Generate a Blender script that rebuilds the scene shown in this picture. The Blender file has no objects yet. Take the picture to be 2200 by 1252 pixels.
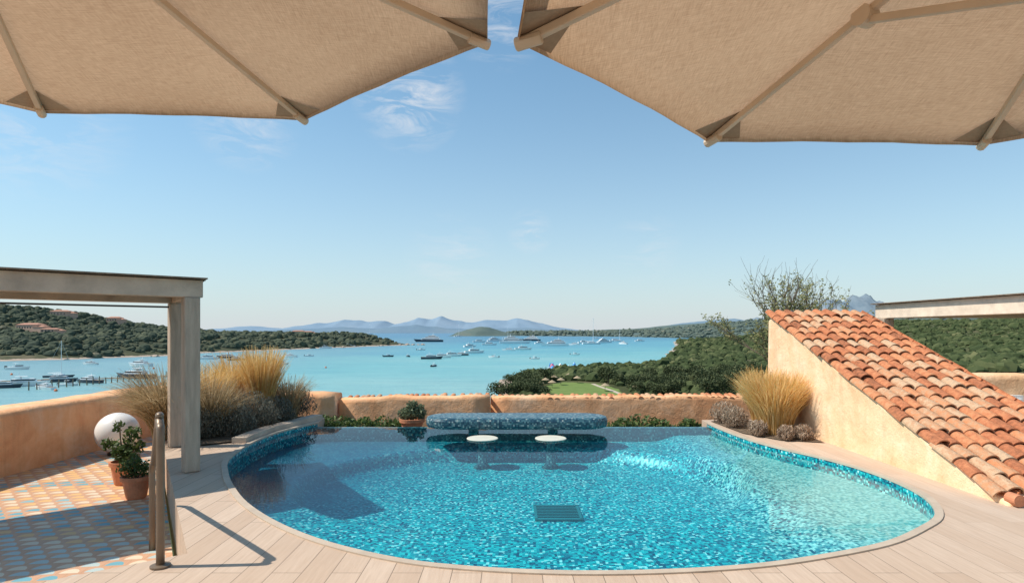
import bpy, bmesh, math, random
import numpy as np
from mathutils import Vector, Matrix
from mathutils.geometry import tessellate_polygon
R=random.Random(7); NR=np.random.RandomState(11)
SC=bpy.context.scene; COL=SC.collection
SEA=-23.4
# ------------------------------------------------------------ node helpers
class NT:
    def __init__(s,nt): s.nt=nt
    def n(s,t,ins=None,**kw):
        nd=s.nt.nodes.new(t)
        for k,v in kw.items(): setattr(nd,k,v)
        if ins:
            for k,v in ins.items():
                if isinstance(v,bpy.types.NodeSocket): s.nt.links.new(v,nd.inputs[k])
                else:
                    if isinstance(v,(tuple,list)) and len(v)==3 and nd.inputs[k].type=='RGBA': v=(*v,1)
                    nd.inputs[k].default_value=v
        return nd
    def m(s,op,a,b=None,c=None,clamp=False):
        nd=s.nt.nodes.new('ShaderNodeMath'); nd.operation=op; nd.use_clamp=clamp
        for i,v in enumerate((a,b,c)):
            if v is None: continue
            if isinstance(v,bpy.types.NodeSocket): s.nt.links.new(v,nd.inputs[i])
            else: nd.inputs[i].default_value=v
        return nd.outputs[0]
    def mix(s,f,a,b,bt='MIX'):
        nd=s.nt.nodes.new('ShaderNodeMix'); nd.data_type='RGBA'; nd.blend_type=bt; nd.clamp_factor=True
        for i,v in ((0,f),(6,a),(7,b)):
            if isinstance(v,bpy.types.NodeSocket): s.nt.links.new(v,nd.inputs[i])
            elif i==0: nd.inputs[0].default_value=v
            else: nd.inputs[i].default_value=(*v[:3],1)
        return nd.outputs[2]
    def ramp(s,f,stops,interp='LINEAR'):
        nd=s.nt.nodes.new('ShaderNodeValToRGB'); cr=nd.color_ramp; cr.interpolation=interp
        while len(cr.elements)<len(stops): cr.elements.new(.5)
        for e,(p,c) in zip(cr.elements,stops):
            e.position=p; e.color=(*c,1) if len(c)==3 else c
        s.nt.links.new(f,nd.inputs[0]); return nd.outputs[0]
    def noise(s,vec,scale,detail=4,rough=.55,dist=0):
        nd=s.n('ShaderNodeTexNoise',{'Vector':vec,'Scale':scale,'Detail':detail,'Roughness':rough,'Distortion':dist}); return nd.outputs[0]
    def link(s,a,b): s.nt.links.new(a,b)
def newmat(name):
    m=bpy.data.materials.new(name); m.use_nodes=True; nt=m.node_tree
    b=nt.nodes['Principled BSDF']; return m,NT(nt),b
def coords(t,kind='Object'): return t.n('ShaderNodeTexCoord').outputs[kind]
def plain(name,col,rough=.7,var=.2,scale=6,bump=.1,metal=0,spec=.5,bscale=None,col2=None,stretch=None,bdist=.02):
    m,t,b=newmat(name); c=coords(t)
    if stretch: c=t.n('ShaderNodeMapping',{'Vector':c,'Scale':stretch}).outputs[0]
    n1=t.noise(c,scale,4,.6)
    dark=tuple(x*(1-var) for x in col); lite=tuple(min(1,x*(1+var)) for x in (col2 or col))
    cc=t.ramp(n1,[(.3,dark),(.7,lite)])
    t.link(cc,b.inputs['Base Color']); b.inputs['Roughness'].default_value=rough; b.inputs['Metallic'].default_value=metal
    b.inputs['Specular IOR Level'].default_value=spec
    if bump:
        n2=t.noise(c,bscale or scale*5,3)
        bp=t.n('ShaderNodeBump',{'Height':n2,'Strength':bump,'Distance':bdist}); t.link(bp.outputs[0],b.inputs['Normal'])
    return m
def plaster(name,c1,c2,c3):
    m,t,b=newmat(name); c=coords(t)
    n1=t.noise(c,1.6,7,.68,.6); n2=t.noise(c,9,4,.6)
    a=t.ramp(n1,[(.34,c1),(.5,c2),(.66,c3)])
    f=t.m('MULTIPLY',n2,.22); a=t.mix(f,a,tuple(x*.75 for x in c1))
    mp=t.n('ShaderNodeMapping',{'Vector':c,'Scale':(4,4,.5)}).outputs[0]
    st=t.ramp(t.noise(mp,2.2,4,.6),[(.5,(0,0,0)),(.74,(1,1,1))])
    a=t.mix(t.m('MULTIPLY',st,.28),a,tuple(x*.6 for x in c1))
    t.link(a,b.inputs['Base Color']); b.inputs['Roughness'].default_value=.9; b.inputs['Specular IOR Level'].default_value=.2
    h=t.m('ADD',t.noise(c,4,4),t.m('MULTIPLY',t.noise(c,40,2),.25))
    bp=t.n('ShaderNodeBump',{'Height':h,'Strength':.7,'Distance':.04}); t.link(bp.outputs[0],b.inputs['Normal'])
    return m
def tintmat(name,stops,rough=.8,nscale=8,trans=0,bump=0,spec=.3,nfac=.5):
    m,t,b=newmat(name); c=coords(t)
    at=t.n('ShaderNodeAttribute',attribute_name='tint').outputs['Fac']
    n1=t.noise(c,nscale,3)
    f=t.m('ADD',t.m('MULTIPLY',at,1-nfac*.5),t.m('MULTIPLY',t.m('SUBTRACT',n1,.25),nfac))
    cc=t.ramp(f,stops); t.link(cc,b.inputs['Base Color']); b.inputs['Roughness'].default_value=rough
    b.inputs['Specular IOR Level'].default_value=spec
    if bump:
        bp=t.n('ShaderNodeBump',{'Height':t.noise(c,30,4),'Strength':bump,'Distance':.02}); t.link(bp.outputs[0],b.inputs['Normal'])
    if trans:
        tr=t.n('ShaderNodeBsdfTranslucent',{'Color':cc}); mx=t.n('ShaderNodeMixShader',{0:trans,1:b.outputs[0],2:tr.outputs[0]})
        t.link(mx.outputs[0],m.node_tree.nodes['Material Output'].inputs[0])
    return m
# ------------------------------------------------------------ object helpers
def tag(o,label=None,cat=None,group=None,kind=None):
    if label: o["label"]=label
    if cat: o["category"]=cat
    if group: o["group"]=group
    if kind: o["kind"]=kind
    return o
def empty(name,loc,label,cat,group=None,rz=0):
    e=bpy.data.objects.new(name,None); e.empty_display_size=.2; e.location=loc; e.rotation_euler=(0,0,rz); COL.objects.link(e)
    return tag(e,label,cat,group)
def npmesh(name,V,F,tint=None,smooth=False):
    V=np.asarray(V,dtype=np.float32); me=bpy.data.meshes.new(name)
    if isinstance(F,np.ndarray):
        k=F.shape[1]; me.vertices.add(len(V)); me.vertices.foreach_set('co',V.ravel())
        me.loops.add(F.size); me.loops.foreach_set('vertex_index',F.ravel().astype(np.int32))
        me.polygons.add(len(F)); me.polygons.foreach_set('loop_start',np.arange(0,F.size,k,dtype=np.int32))
        me.update(calc_edges=True)
    else: me.from_pydata(V.tolist(),[],F); me.update()
    if tint is not None:
        a=me.attributes.new('tint','FLOAT','POINT'); a.data.foreach_set('value',np.asarray(tint,dtype=np.float32))
    me.polygons.foreach_set('use_smooth',[bool(smooth)]*len(me.polygons))
    return me
def mobj(name,V,F,mat,parent=None,loc=(0,0,0),rz=0,tint=None,smooth=False,bevel=0,solid=0,label=None,cat=None,group=None,kind=None):
    me=npmesh(name,V,F,tint,smooth); me.materials.append(mat)
    o=bpy.data.objects.new(name,me); o.location=loc; o.rotation_euler=(0,0,rz); COL.objects.link(o)
    if parent: o.parent=parent
    if solid:
        md=o.modifiers.new('s','SOLIDIFY'); md.thickness=solid; md.offset=0
    if bevel:
        md=o.modifiers.new('b','BEVEL'); md.width=bevel; md.segments=3; md.limit_method='ANGLE'; md.angle_limit=math.radians(40)
    return tag(o,label,cat,group,kind)
class G:
    def __init__(s): s.v=[]; s.f=[]; s.t=[]
    def add(s,V,F,t=.5):
        o=len(s.v); s.v+= [tuple(p) for p in V]; s.f+=[tuple(i+o for i in f) for f in F]; s.t+=[t]*len(V); return s
    def box(s,c,d,rz=0,top=1.0,t=.5,shx=0):
        cx,cy,cz=c; x,y,z=d[0]/2,d[1]/2,d[2]/2; V=[]
        for sz,k in ((-1,1),(1,top)):
            for sx,sy in ((-1,-1),(1,-1),(1,1),(-1,1)):
                px=sx*x*k+(shx if sz>0 else 0); py=sy*y*k
                V.append((cx+px*math.cos(rz)-py*math.sin(rz),cy+px*math.sin(rz)+py*math.cos(rz),cz+sz*z))
        return s.add(V,[(3,2,1,0),(4,5,6,7),(0,1,5,4),(1,2,6,5),(2,3,7,6),(3,0,4,7)],t)
    def beam(s,a,b,w,h,t=.5):
        a=Vector(a); b=Vector(b); d=(b-a).normalized(); sd=d.cross(Vector((0,0,1)))
        if sd.length<1e-3: sd=Vector((1,0,0))
        sd.normalize(); up=sd.cross(d)
        V=[p+sd*(i*w/2)+up*(j*h/2) for p in (a,b) for i,j in ((-1,-1),(1,-1),(1,1),(-1,1))]
        return s.add(V,[(0,1,2,3),(7,6,5,4),(0,4,5,1),(1,5,6,2),(2,6,7,3),(3,7,4,0)],t)
    def tube(s,path,rad,n=8,t=.5):
        P=[Vector(p) for p in path]; rs=rad if isinstance(rad,(list,tuple)) else [rad]*len(P)
        V=[]; F=[]; prev=None
        for i,p in enumerate(P):
            d=(P[min(i+1,len(P)-1)]-P[max(i-1,0)]).normalized()
            if prev is None: a=d.orthogonal().normalized()
            else:
                a=prev-d*prev.dot(d)
                a=a.normalized() if a.length>1e-5 else d.orthogonal().normalized()
            prev=a; b=d.cross(a)
            for k in range(n):
                an=2*math.pi*k/n; V.append(p+(a*math.cos(an)+b*math.sin(an))*rs[i])
        for i in range(len(P)-1):
            for k in range(n):
                k2=(k+1)%n; F.append((i*n+k,i*n+k2,(i+1)*n+k2,(i+1)*n+k))
        F.append(tuple(range(n-1,-1,-1))); F.append(tuple((len(P)-1)*n+k for k in range(n)))
        return s.add(V,F,t)
    def lathe(s,prof,n=24,c=(0,0,0),t=.5):
        V=[];F=[]
        for r,z in prof:
            for k in range(n):
                a=2*math.pi*k/n; V.append((c[0]+r*math.cos(a),c[1]+r*math.sin(a),c[2]+z))
        for i in range(len(prof)-1):
            for k in range(n):
                k2=(k+1)%n; F.append((i*n+k,i*n+k2,(i+1)*n+k2,(i+1)*n+k))
        F.append(tuple(range(n-1,-1,-1))); F.append(tuple((len(prof)-1)*n+k for k in range(n)))
        return s.add(V,F,t)
    def obj(s,name,mat,**kw): return mobj(name,s.v,s.f,mat,tint=s.t,**kw)
def copy_thing(src,loc,rz=0,sc=1,label=None):
    def cp(o,par):
        n=o.copy(); COL.objects.link(n)
        if par: n.parent=par
        for ch in o.children: cp(ch,n)
        return n
    n=cp(src,None); n.location=loc; n.rotation_euler=(0,0,rz)
    n.scale=(sc,sc,sc) if not isinstance(sc,(tuple,list)) else sc
    if label: n["label"]=label
    return n
def smooth_closed(P,sub=5,closed=False):
    out=[]; n=len(P)
    for i in range(n if closed else n-1):
        g=lambda k: Vector(P[k%n]) if closed else Vector(P[max(0,min(n-1,k))])
        p0,p1,p2,p3=g(i-1),g(i),g(i+1),g(i+2)
        for j in range(sub):
            t=j/sub
            out.append(.5*((2*p1)+(p2-p0)*t+(2*p0-5*p1+4*p2-p3)*t*t+(3*p1-p0-3*p2+p3)*t**3))
    if not closed: out.append(Vector(P[-1]))
    return out
def leaf_cloud(lobes,n,size,seed=0,asp=.55,fill=.6,upb=0):
    r=np.random.RandomState(seed); L=np.array(lobes,dtype=float); w=L[:,3]**2; w/=w.sum()
    ix=r.choice(len(L),n,p=w); d=r.normal(size=(n,3)); d/=np.linalg.norm(d,axis=1)[:,None]
    rr=fill+(1.08-fill)*r.rand(n)**.7
    p=L[ix,:3]+d*(L[ix,3]*rr)[:,None]*np.array([1,1,.85])
    a=r.normal(size=(n,3)); a/=np.linalg.norm(a,axis=1)[:,None]
    if upb: a[:,2]=np.abs(a[:,2])+upb; a/=np.linalg.norm(a,axis=1)[:,None]
    b=r.normal(size=(n,3)); b-=a*(a*b).sum(1)[:,None]; b/=np.linalg.norm(b,axis=1)[:,None]
    s=size*(.6+.8*r.rand(n)); a*=s[:,None]; b*=(s*asp)[:,None]
    V=np.stack([p-a,p-b,p+a,p+b],1).reshape(-1,3); F=np.arange(4*n).reshape(-1,4)
    T=np.repeat(np.clip(.35+.25*d[:,2]+.25*r.normal(size=n),0,1),4)
    return V,F,T
def blades(n,rad,hmin,hmax,lean,w,seed=0,segs=5,cx=0,cy=0,curl=.5):
    r=np.random.RandomState(seed); az=r.rand(n)*2*np.pi; rb=rad*np.sqrt(r.rand(n))
    bx=cx+rb*np.cos(az); by=cy+rb*np.sin(az); az2=az+r.normal(size=n)*.5
    ln=hmin+(hmax-hmin)*r.rand(n); le=lean*(.25+.9*r.rand(n))
    t=np.linspace(0,1,segs+1)[None,:]; h=np.stack([np.cos(az2),np.sin(az2)],1)
    out=ln[:,None]*le[:,None]*t**1.8; up=ln[:,None]*(t-curl*le[:,None]*t**2.5)
    X=bx[:,None]+out*h[:,:1]; Y=by[:,None]+out*h[:,1:]; Z=np.maximum(up,0)
    fa=r.rand(n)*2*np.pi; sx=np.cos(fa)[:,None]*w*(1-.7*t); sy=np.sin(fa)[:,None]*w*(1-.7*t)
    V=np.stack([np.stack([X-sx,Y-sy,Z],2),np.stack([X+sx,Y+sy,Z],2)],2).reshape(-1,3)
    k=segs+1; base=(np.arange(n)*k*2)[:,None]+(np.arange(segs)*2)[None,:]
    F=np.stack([base,base+1,base+3,base+2],2).reshape(-1,4)
    T=np.repeat(r.rand(n),k*2); return V,F,T
# ------------------------------------------------------------ materials
PL=plaster('plaster_orange',(.76,.35,.165),(.88,.47,.24),(.93,.59,.36))
PL2=plaster('plaster_cream',(.84,.50,.28),(.92,.61,.37),(.95,.72,.49))
WOOD=plain('weathered_wood',(.45,.355,.27),.75,.2,3,.4,stretch=(6,6,.8),bscale=25)
WOODB=plain('weathered_beam',(.54,.43,.33),.75,.22,3,.3,bscale=25)
WOODD=plain('cane_roof',(.22,.16,.11),.85,.35,18,.6)
RIB=plain('umbrella_rib',(.62,.49,.36),.5,.08,4,.05)
METAL=plain('bronze_metal',(.20,.145,.10),.42,.1,8,.03,metal=.35)
STEEL=plain('dark_metal',(.05,.05,.05),.4,.1,8,.03,metal=.5)
TERRA=plain('terracotta',(.56,.22,.11),.8,.2,9,.25)
SOIL=plain('soil',(.20,.14,.09),.95,.35,14,.9,bdist=.05)
BARK=plain('bark',(.17,.13,.09),.9,.3,10,.6)
WHITE=plain('white_gelcoat',(.85,.85,.84),.3,.05,3,0)
NAVY=plain('navy_paint',(.03,.045,.07),.25,.1,3,0)
GLASS=plain('dark_glass',(.02,.03,.04),.1,.1,3,0)
TEAK=plain('teak',(.35,.22,.12),.7,.2,9,.1)
STRAW=plain('straw',(.38,.29,.18),.95,.25,20,.5)
ROOFT=tintmat('roof_tile',[(0,(.14,.07,.045)),(.14,(.32,.125,.065)),(.32,(.50,.185,.09)),(.50,(.60,.26,.125)),(.66,(.52,.30,.175)),(.80,(.60,.40,.25)),(.92,(.46,.33,.22)),(1,(.28,.22,.165))],.92,20,bump=.8,nfac=.7,spec=.08)
HROOF=plain('far_roof',(.42,.21,.14),.9,.15,.5,0)
HWALL=plain('far_wall',(.58,.38,.28),.9,.12,.3,0)
LEAFG=tintmat('leaf_green',[(0,(.03,.055,.015)),(.5,(.08,.13,.035)),(1,(.20,.26,.08))],.55,3,trans=.3)
LEAFD=tintmat('leaf_macchia',[(0,(.030,.043,.018)),(.45,(.065,.085,.033)),(.8,(.12,.14,.06)),(1,(.19,.19,.09))],.8,.6,trans=.12)
GREYL=tintmat('leaf_grey',[(0,(.06,.06,.045)),(.5,(.16,.155,.12)),(1,(.33,.31,.24))],.8,5,trans=.25)
SAGE=tintmat('leaf_sage',[(0,(.07,.09,.05)),(.5,(.18,.22,.12)),(1,(.38,.42,.27))],.8,5,trans=.3)
DRYL=tintmat('leaf_dry',[(0,(.18,.12,.085)),(.5,(.42,.31,.22)),(1,(.62,.50,.38))],.9,5,trans=.25)
GOLD=tintmat('grass_gold',[(0,(.48,.27,.07)),(.5,(.82,.55,.20)),(1,(.94,.76,.43))],.75,3,trans=.42)
GRASS2=tintmat('grass_olive',[(0,(.19,.13,.065)),(.5,(.46,.33,.17)),(1,(.72,.57,.36))],.75,3,trans=.42)
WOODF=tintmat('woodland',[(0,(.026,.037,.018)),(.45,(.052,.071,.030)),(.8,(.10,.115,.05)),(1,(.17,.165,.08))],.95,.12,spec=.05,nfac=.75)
WOODFP=tintmat('woodland_peninsula',[(0,(.045,.058,.048)),(.45,(.070,.086,.060)),(.8,(.115,.125,.078)),(1,(.19,.175,.12))],.95,.08,spec=.05,nfac=.75)  # peninsula and far woods: distance haze put into the foliage colours
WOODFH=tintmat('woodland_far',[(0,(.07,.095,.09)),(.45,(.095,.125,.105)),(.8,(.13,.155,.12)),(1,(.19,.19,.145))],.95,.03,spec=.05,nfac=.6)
# mosaic
def mosaic(name,floor=True,dark=False):
    m,t,b=newmat(name); c=coords(t)
    if floor:
        nd=t.n('ShaderNodeTexNoise',{'Vector':c,'Scale':9.0,'Detail':2.0})
        off=t.n('ShaderNodeVectorMath',{0:nd.outputs['Color'],1:(.5,.5,.5)},operation='SUBTRACT').outputs[0]
        off=t.n('ShaderNodeVectorMath',{0:off,'Scale':.03},operation='SCALE').outputs[0]
        cc=t.n('ShaderNodeVectorMath',{0:c,1:off},operation='ADD').outputs[0]
    else: cc=c
    vo=t.n('ShaderNodeTexVoronoi',{'Vector':cc,'Scale':40.0,'Randomness':0.0})
    v=t.n('ShaderNodeSeparateColor',{0:vo.outputs['Color']}).outputs[0]
    big=t.noise(c,1.1,3,.6)
    v2=t.m('ADD',v,t.m('MULTIPLY',t.m('SUBTRACT',big,.5),.2))
    col=t.ramp(v2,[(0,(.0,.065,.125)),(.16,(.0,.16,.23)),(.36,(.0,.29,.345)),(.60,(.0,.415,.44)),(.80,(.04,.55,.55)),(.915,(.58,.78,.75))],'CONSTANT')
    if dark: col=t.ramp(v,[(0,(.015,.05,.08)),(.3,(.03,.085,.115)),(.55,(.055,.14,.165)),(.8,(.14,.23,.24)),(.93,(.32,.37,.35))],'CONSTANT')
    if floor:
        x=t.n('ShaderNodeSeparateXYZ',{0:c}).outputs
        wht=t.ramp(v,[(0,(.20,.38,.38)),(.25,(.38,.49,.45)),(.5,(.55,.56,.50)),(.75,(.72,.70,.64))],'CONSTANT')
        s=t.m('ADD',x[0],t.m('MULTIPLY',x[1],-.12)); s=t.m('ADD',s,t.m('MULTIPLY',v,.7))
        f=t.m('MULTIPLY',t.m('SUBTRACT',s,1.95),1.15,clamp=True)
        col=t.mix(f,col,wht)
        # shade and dark reflection painted into the tile colour, growing toward far left
        shade=t.m('ADD',t.m('MULTIPLY',t.m('SUBTRACT',x[1],6.2),.15),t.m('MULTIPLY',t.m('SUBTRACT',-1.2,x[0]),.48))
        shade=t.m('MULTIPLY',shade,t.m('SUBTRACT',1.0,f))
        col=t.mix(t.m('MULTIPLY',shade,.97,clamp=True),col,t.mix(.18,(.0,.035,.10),col))
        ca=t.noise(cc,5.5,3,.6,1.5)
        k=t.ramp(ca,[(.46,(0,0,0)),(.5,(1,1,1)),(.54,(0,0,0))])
        col=t.mix(t.m('MULTIPLY',k,.05),col,(.4,.9,.9),'ADD')  # faint caustic light lines painted into the mosaic colour
    t.link(col,b.inputs['Base Color']); b.inputs['Roughness'].default_value=.35
    return m
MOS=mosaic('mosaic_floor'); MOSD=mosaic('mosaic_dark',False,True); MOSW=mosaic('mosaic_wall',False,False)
def watermat():
    m,t,b=newmat('pool_water'); c=coords(t)
    t.nt.nodes.remove(b)
    h=t.noise(c,3.2,2,.5,.3)
    bp=t.n('ShaderNodeBump',{'Height':h,'Strength':.05,'Distance':.03}).outputs[0]
    fr=t.n('ShaderNodeFresnel',{'IOR':1.33,'Normal':bp}).outputs[0]
    gl=t.n('ShaderNodeBsdfGlossy',{'Color':(.9,.95,1),'Roughness':.012,'Normal':bp})
    tr=t.n('ShaderNodeBsdfTransparent',{'Color':(.58,.94,.97)})
    mx=t.n('ShaderNodeMixShader',{0:t.m('MULTIPLY',fr,.60),1:tr.outputs[0],2:gl.outputs[0]})
    t.link(mx.outputs[0],m.node_tree.nodes['Material Output'].inputs[0]); return m
WATER=watermat()
def deckmat():
    m,t,b=newmat('deck_planks'); c=coords(t)
    mp=t.n('ShaderNodeMapping',{'Vector':c,'Rotation':(0,0,math.radians(90))}).outputs[0]
    br=t.n('ShaderNodeTexBrick',{'Vector':mp,'Color1':(.0,.0,.0),'Color2':(1,1,1),'Mortar':(.5,.5,.5),'Scale':1.0,'Mortar Size':.0028,'Mortar Smooth':.1,'Bias':0.0,'Brick Width':1.7,'Row Height':.2},offset=.37,squash=1)
    ms=t.n('ShaderNodeMapping',{'Vector':c,'Scale':(1,.07,1)}).outputs[0]
    gr=t.noise(ms,34,5,.7,.5); lg=t.noise(c,.9,5,.6)
    tone=t.n('ShaderNodeSeparateColor',{0:br.outputs[0]}).outputs[0]
    base=t.mix(tone,(.60,.45,.33),(.72,.57,.44))
    base=t.mix(t.m('MULTIPLY',t.m('SUBTRACT',gr,.28),1.6,clamp=True),t.mix(.6,base,(.38,.26,.18)),base)
    base=t.mix(t.m('MULTIPLY',t.m('SUBTRACT',lg,.35),1.4,clamp=True),t.mix(.22,base,(.44,.32,.23)),base)
    x=t.n('ShaderNodeSeparateXYZ',{0:c}).outputs
    seam=t.m('MULTIPLY',br.outputs[1],t.m('SUBTRACT',.85,t.m('MULTIPLY',t.m('SUBTRACT',x[0],2.6),.45,clamp=True)))
    col=t.mix(seam,base,(.17,.125,.09))
    t.link(col,b.inputs['Base Color']); b.inputs['Roughness'].default_value=.7; b.inputs['Specular IOR Level'].default_value=.25
    hh=t.m('SUBTRACT',t.m('MULTIPLY',gr,.25),seam)
    bp=t.n('ShaderNodeBump',{'Height':hh,'Strength':.4,'Distance':.005}); t.link(bp.outputs[0],b.inputs['Normal']); return m
DECK=deckmat()
def patiomat():
    m,t,b=newmat('patio_tiles'); c=coords(t)
    mp=t.n('ShaderNodeMapping',{'Vector':c,'Rotation':(0,0,math.radians(-8))}).outputs[0]
    x=t.n('ShaderNodeSeparateXYZ',{0:mp}).outputs
    H=.13; Wd=.19
    row=t.m('FLOOR',t.m('DIVIDE',x[1],H)); cv=t.m('FRACT',t.m('DIVIDE',x[1],H))
    ux=t.m('ADD',t.m('DIVIDE',x[0],Wd),t.m('MULTIPLY',row,.5)); col_i=t.m('FLOOR',ux); cu=t.m('FRACT',ux)
    dx=t.m('DIVIDE',t.m('SUBTRACT',cu,.5),.38); dy=t.m('DIVIDE',t.m('SUBTRACT',cv,.14),.70)
    d=t.m('ADD',t.m('MULTIPLY',dx,dx),t.m('MULTIPLY',dy,dy))
    mask=t.m('MULTIPLY',t.m('LESS_THAN',d,1.0),t.m('GREATER_THAN',cv,.14))
    vec=t.n('ShaderNodeCombineXYZ',{0:col_i,1:row}).outputs[0]
    wn=t.n('ShaderNodeTexWhiteNoise',{'Vector':vec},noise_dimensions='2D').outputs[0]
    rv=t.n('ShaderNodeTexWhiteNoise',{'W':t.m('FLOOR',t.m('DIVIDE',row,2.0))},noise_dimensions='1D').outputs[0]
    k=t.m('ADD',t.m('MULTIPLY',rv,.75),t.m('MULTIPLY',wn,.3))
    dc=t.ramp(k,[(0,(.16,.38,.43)),(.26,(.46,.54,.50)),(.40,(.74,.60,.42)),(.58,(.76,.46,.18)),(.76,(.26,.46,.48)),(.88,(.74,.56,.38))],'CONSTANT')
    base=t.mix(t.noise(c,3,4),(.50,.25,.135),(.72,.43,.25))
    edge=t.m('LESS_THAN',t.m('MINIMUM',cu,cv),.045)
    base=t.mix(t.m('MULTIPLY',edge,.4),base,(.36,.22,.13))
    colr=t.mix(mask,base,dc); t.link(colr,b.inputs['Base Color']); b.inputs['Roughness'].default_value=.5
    bp=t.n('ShaderNodeBump',{'Height':t.noise(c,12,3),'Strength':.2,'Distance':.01}); t.link(bp.outputs[0],b.inputs['Normal']); return m
PATIO=patiomat()
def fabricmat():
    m,t,b=newmat('canvas_fabric'); c=coords(t)
    w1=t.noise(t.n('ShaderNodeMapping',{'Vector':c,'Scale':(300,20,20)}).outputs[0],1,2); w2=t.noise(t.n('ShaderNodeMapping',{'Vector':c,'Scale':(20,300,20)}).outputs[0],1,2)
    w=t.m('ADD',t.m('MULTIPLY',w1,.5),t.m('MULTIPLY',w2,.5)); lg=t.noise(c,1.3,2)
    w=t.m('ADD',t.m('MULTIPLY',w,.8),t.m('MULTIPLY',lg,.2))
    col=t.ramp(w,[(.36,(.43,.275,.165)),(.64,(.65,.45,.29))])
    df=t.n('ShaderNodeBsdfDiffuse',{'Color':col}); tr=t.n('ShaderNodeBsdfTranslucent',{'Color':col})
    mx=t.n('ShaderNodeMixShader',{0:.36,1:df.outputs[0],2:tr.outputs[0]}); t.nt.nodes.remove(b)
    t.link(mx.outputs[0],m.node_tree.nodes['Material Output'].inputs[0]); return m
FABRIC=fabricmat()
PATCH=plain('fabric_patch',(.35,.26,.18),.9,.1,60,.1)
def seamat():
    m,t,b=newmat('sea_water'); c=coords(t)
    x=t.n('ShaderNodeSeparateXYZ',{0:c}).outputs
    n=t.noise(t.n('ShaderNodeMapping',{'Vector':c,'Scale':(.0035,.010,.01)}).outputs[0],1,5,.62)
    yy=t.m('ADD',x[1],t.m('MULTIPLY',t.m('SUBTRACT',n,.5),1300))
    yy=t.m('SUBTRACT',yy,t.m('MULTIPLY',x[0],.9))
    f=t.m('DIVIDE',yy,4000,clamp=True)
    col=t.ramp(f,[(.0,(.31,.47,.44)),(.06,(.24,.465,.45)),(.14,(.15,.42,.43)),(.24,(.08,.31,.39)),(.42,(.045,.20,.31)),(1,(.06,.18,.31))])
    xl=t.m('DIVIDE',t.m('SUBTRACT',-100.0,x[0]),160,clamp=True)
    nl=t.m('MULTIPLY',xl,t.m('SUBTRACT',1.0,t.m('DIVIDE',x[1],2600,clamp=True)))
    col=t.mix(t.m('MULTIPLY',nl,.75),col,(.27,.35,.36))
    sp=t.noise(t.n('ShaderNodeMapping',{'Vector':c,'Scale':(.03,.12,.1)}).outputs[0],1,7,.75)
    col=t.mix(t.m('MULTIPLY',t.ramp(sp,[(.40,(0,0,0)),(.64,(1,1,1))]),.42),col,(.06,.24,.30))
    t.link(col,b.inputs['Base Color']); b.inputs['Roughness'].default_value=.32; b.inputs['Specular IOR Level'].default_value=.3
    h=t.noise(t.n('ShaderNodeMapping',{'Vector':c,'Scale':(.25,.6,.5)}).outputs[0],1,4,.7)
    bp=t.n('ShaderNodeBump',{'Height':h,'Strength':.6,'Distance':1.2}); t.link(bp.outputs[0],b.inputs['Normal']); return m
SEAM=seamat()
def landmat(name,c1,c2,c3,scale=.03,lawn=False,shore=True):
    m,t,b=newmat(name); c=coords(t)
    n=t.noise(c,scale,6,.65); col=t.ramp(n,[(.35,c1),(.55,c2),(.75,c3)])
    x=t.n('ShaderNodeSeparateXYZ',{0:c}).outputs
    if lawn:
        dx=t.m('DIVIDE',t.m('SUBTRACT',x[0],27.0),15.0); dy=t.m('DIVIDE',t.m('SUBTRACT',x[1],236.0),34.0)
        d=t.m('ADD',t.m('MULTIPLY',dx,dx),t.m('MULTIPLY',dy,dy)); d=t.m('ADD',d,t.m('MULTIPLY',t.noise(c,.15,3),.5))
        lw=t.mix(t.noise(c,.25,5,.7),(.10,.17,.045),(.22,.27,.09)); col=t.mix(t.m('LESS_THAN',d,1.2),col,lw)
        pd=t.m('ABSOLUTE',t.m('SUBTRACT',t.m('SUBTRACT',x[0],38.0),t.m('MULTIPLY',t.m('SUBTRACT',x[1],236.0),-.12)))
        ok=t.m('MULTIPLY',t.m('LESS_THAN',pd,.9),t.m('LESS_THAN',x[1],262.0)); ok=t.m('MULTIPLY',ok,t.m('GREATER_THAN',x[1],212.0))
        col=t.mix(ok,col,(.5,.42,.33))
    if shore:
        f=t.m('LESS_THAN',t.m('ADD',x[2],t.m('MULTIPLY',t.noise(c,.2,3),2.0)),SEA+2.2)
        rk=t.mix(t.noise(c,.4,5),(.28,.20,.15),(.56,.46,.37)); col=t.mix(f,col,rk)
    t.link(col,b.inputs['Base Color']); b.inputs['Roughness'].default_value=.95; b.inputs['Specular IOR Level'].default_value=.05
    return m
LAND=landmat('land_near',(.045,.055,.024),(.08,.088,.04),(.19,.155,.09),.04,lawn=True)
LANDP=landmat('land_peninsula',(.058,.066,.044),(.088,.092,.055),(.23,.18,.12),.02)
LANDM=landmat('land_mid',(.095,.135,.13),(.115,.155,.14),(.165,.18,.15),.008,shore=False)  # far land and mountains: distance haze put into the base colours as blue
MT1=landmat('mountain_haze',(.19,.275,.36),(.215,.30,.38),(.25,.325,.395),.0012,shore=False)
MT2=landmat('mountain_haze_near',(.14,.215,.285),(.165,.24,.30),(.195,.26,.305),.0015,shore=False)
MT3=landmat('mountain_rock',(.15,.205,.25),(.22,.27,.305),(.32,.345,.365),.004,shore=False)
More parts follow.
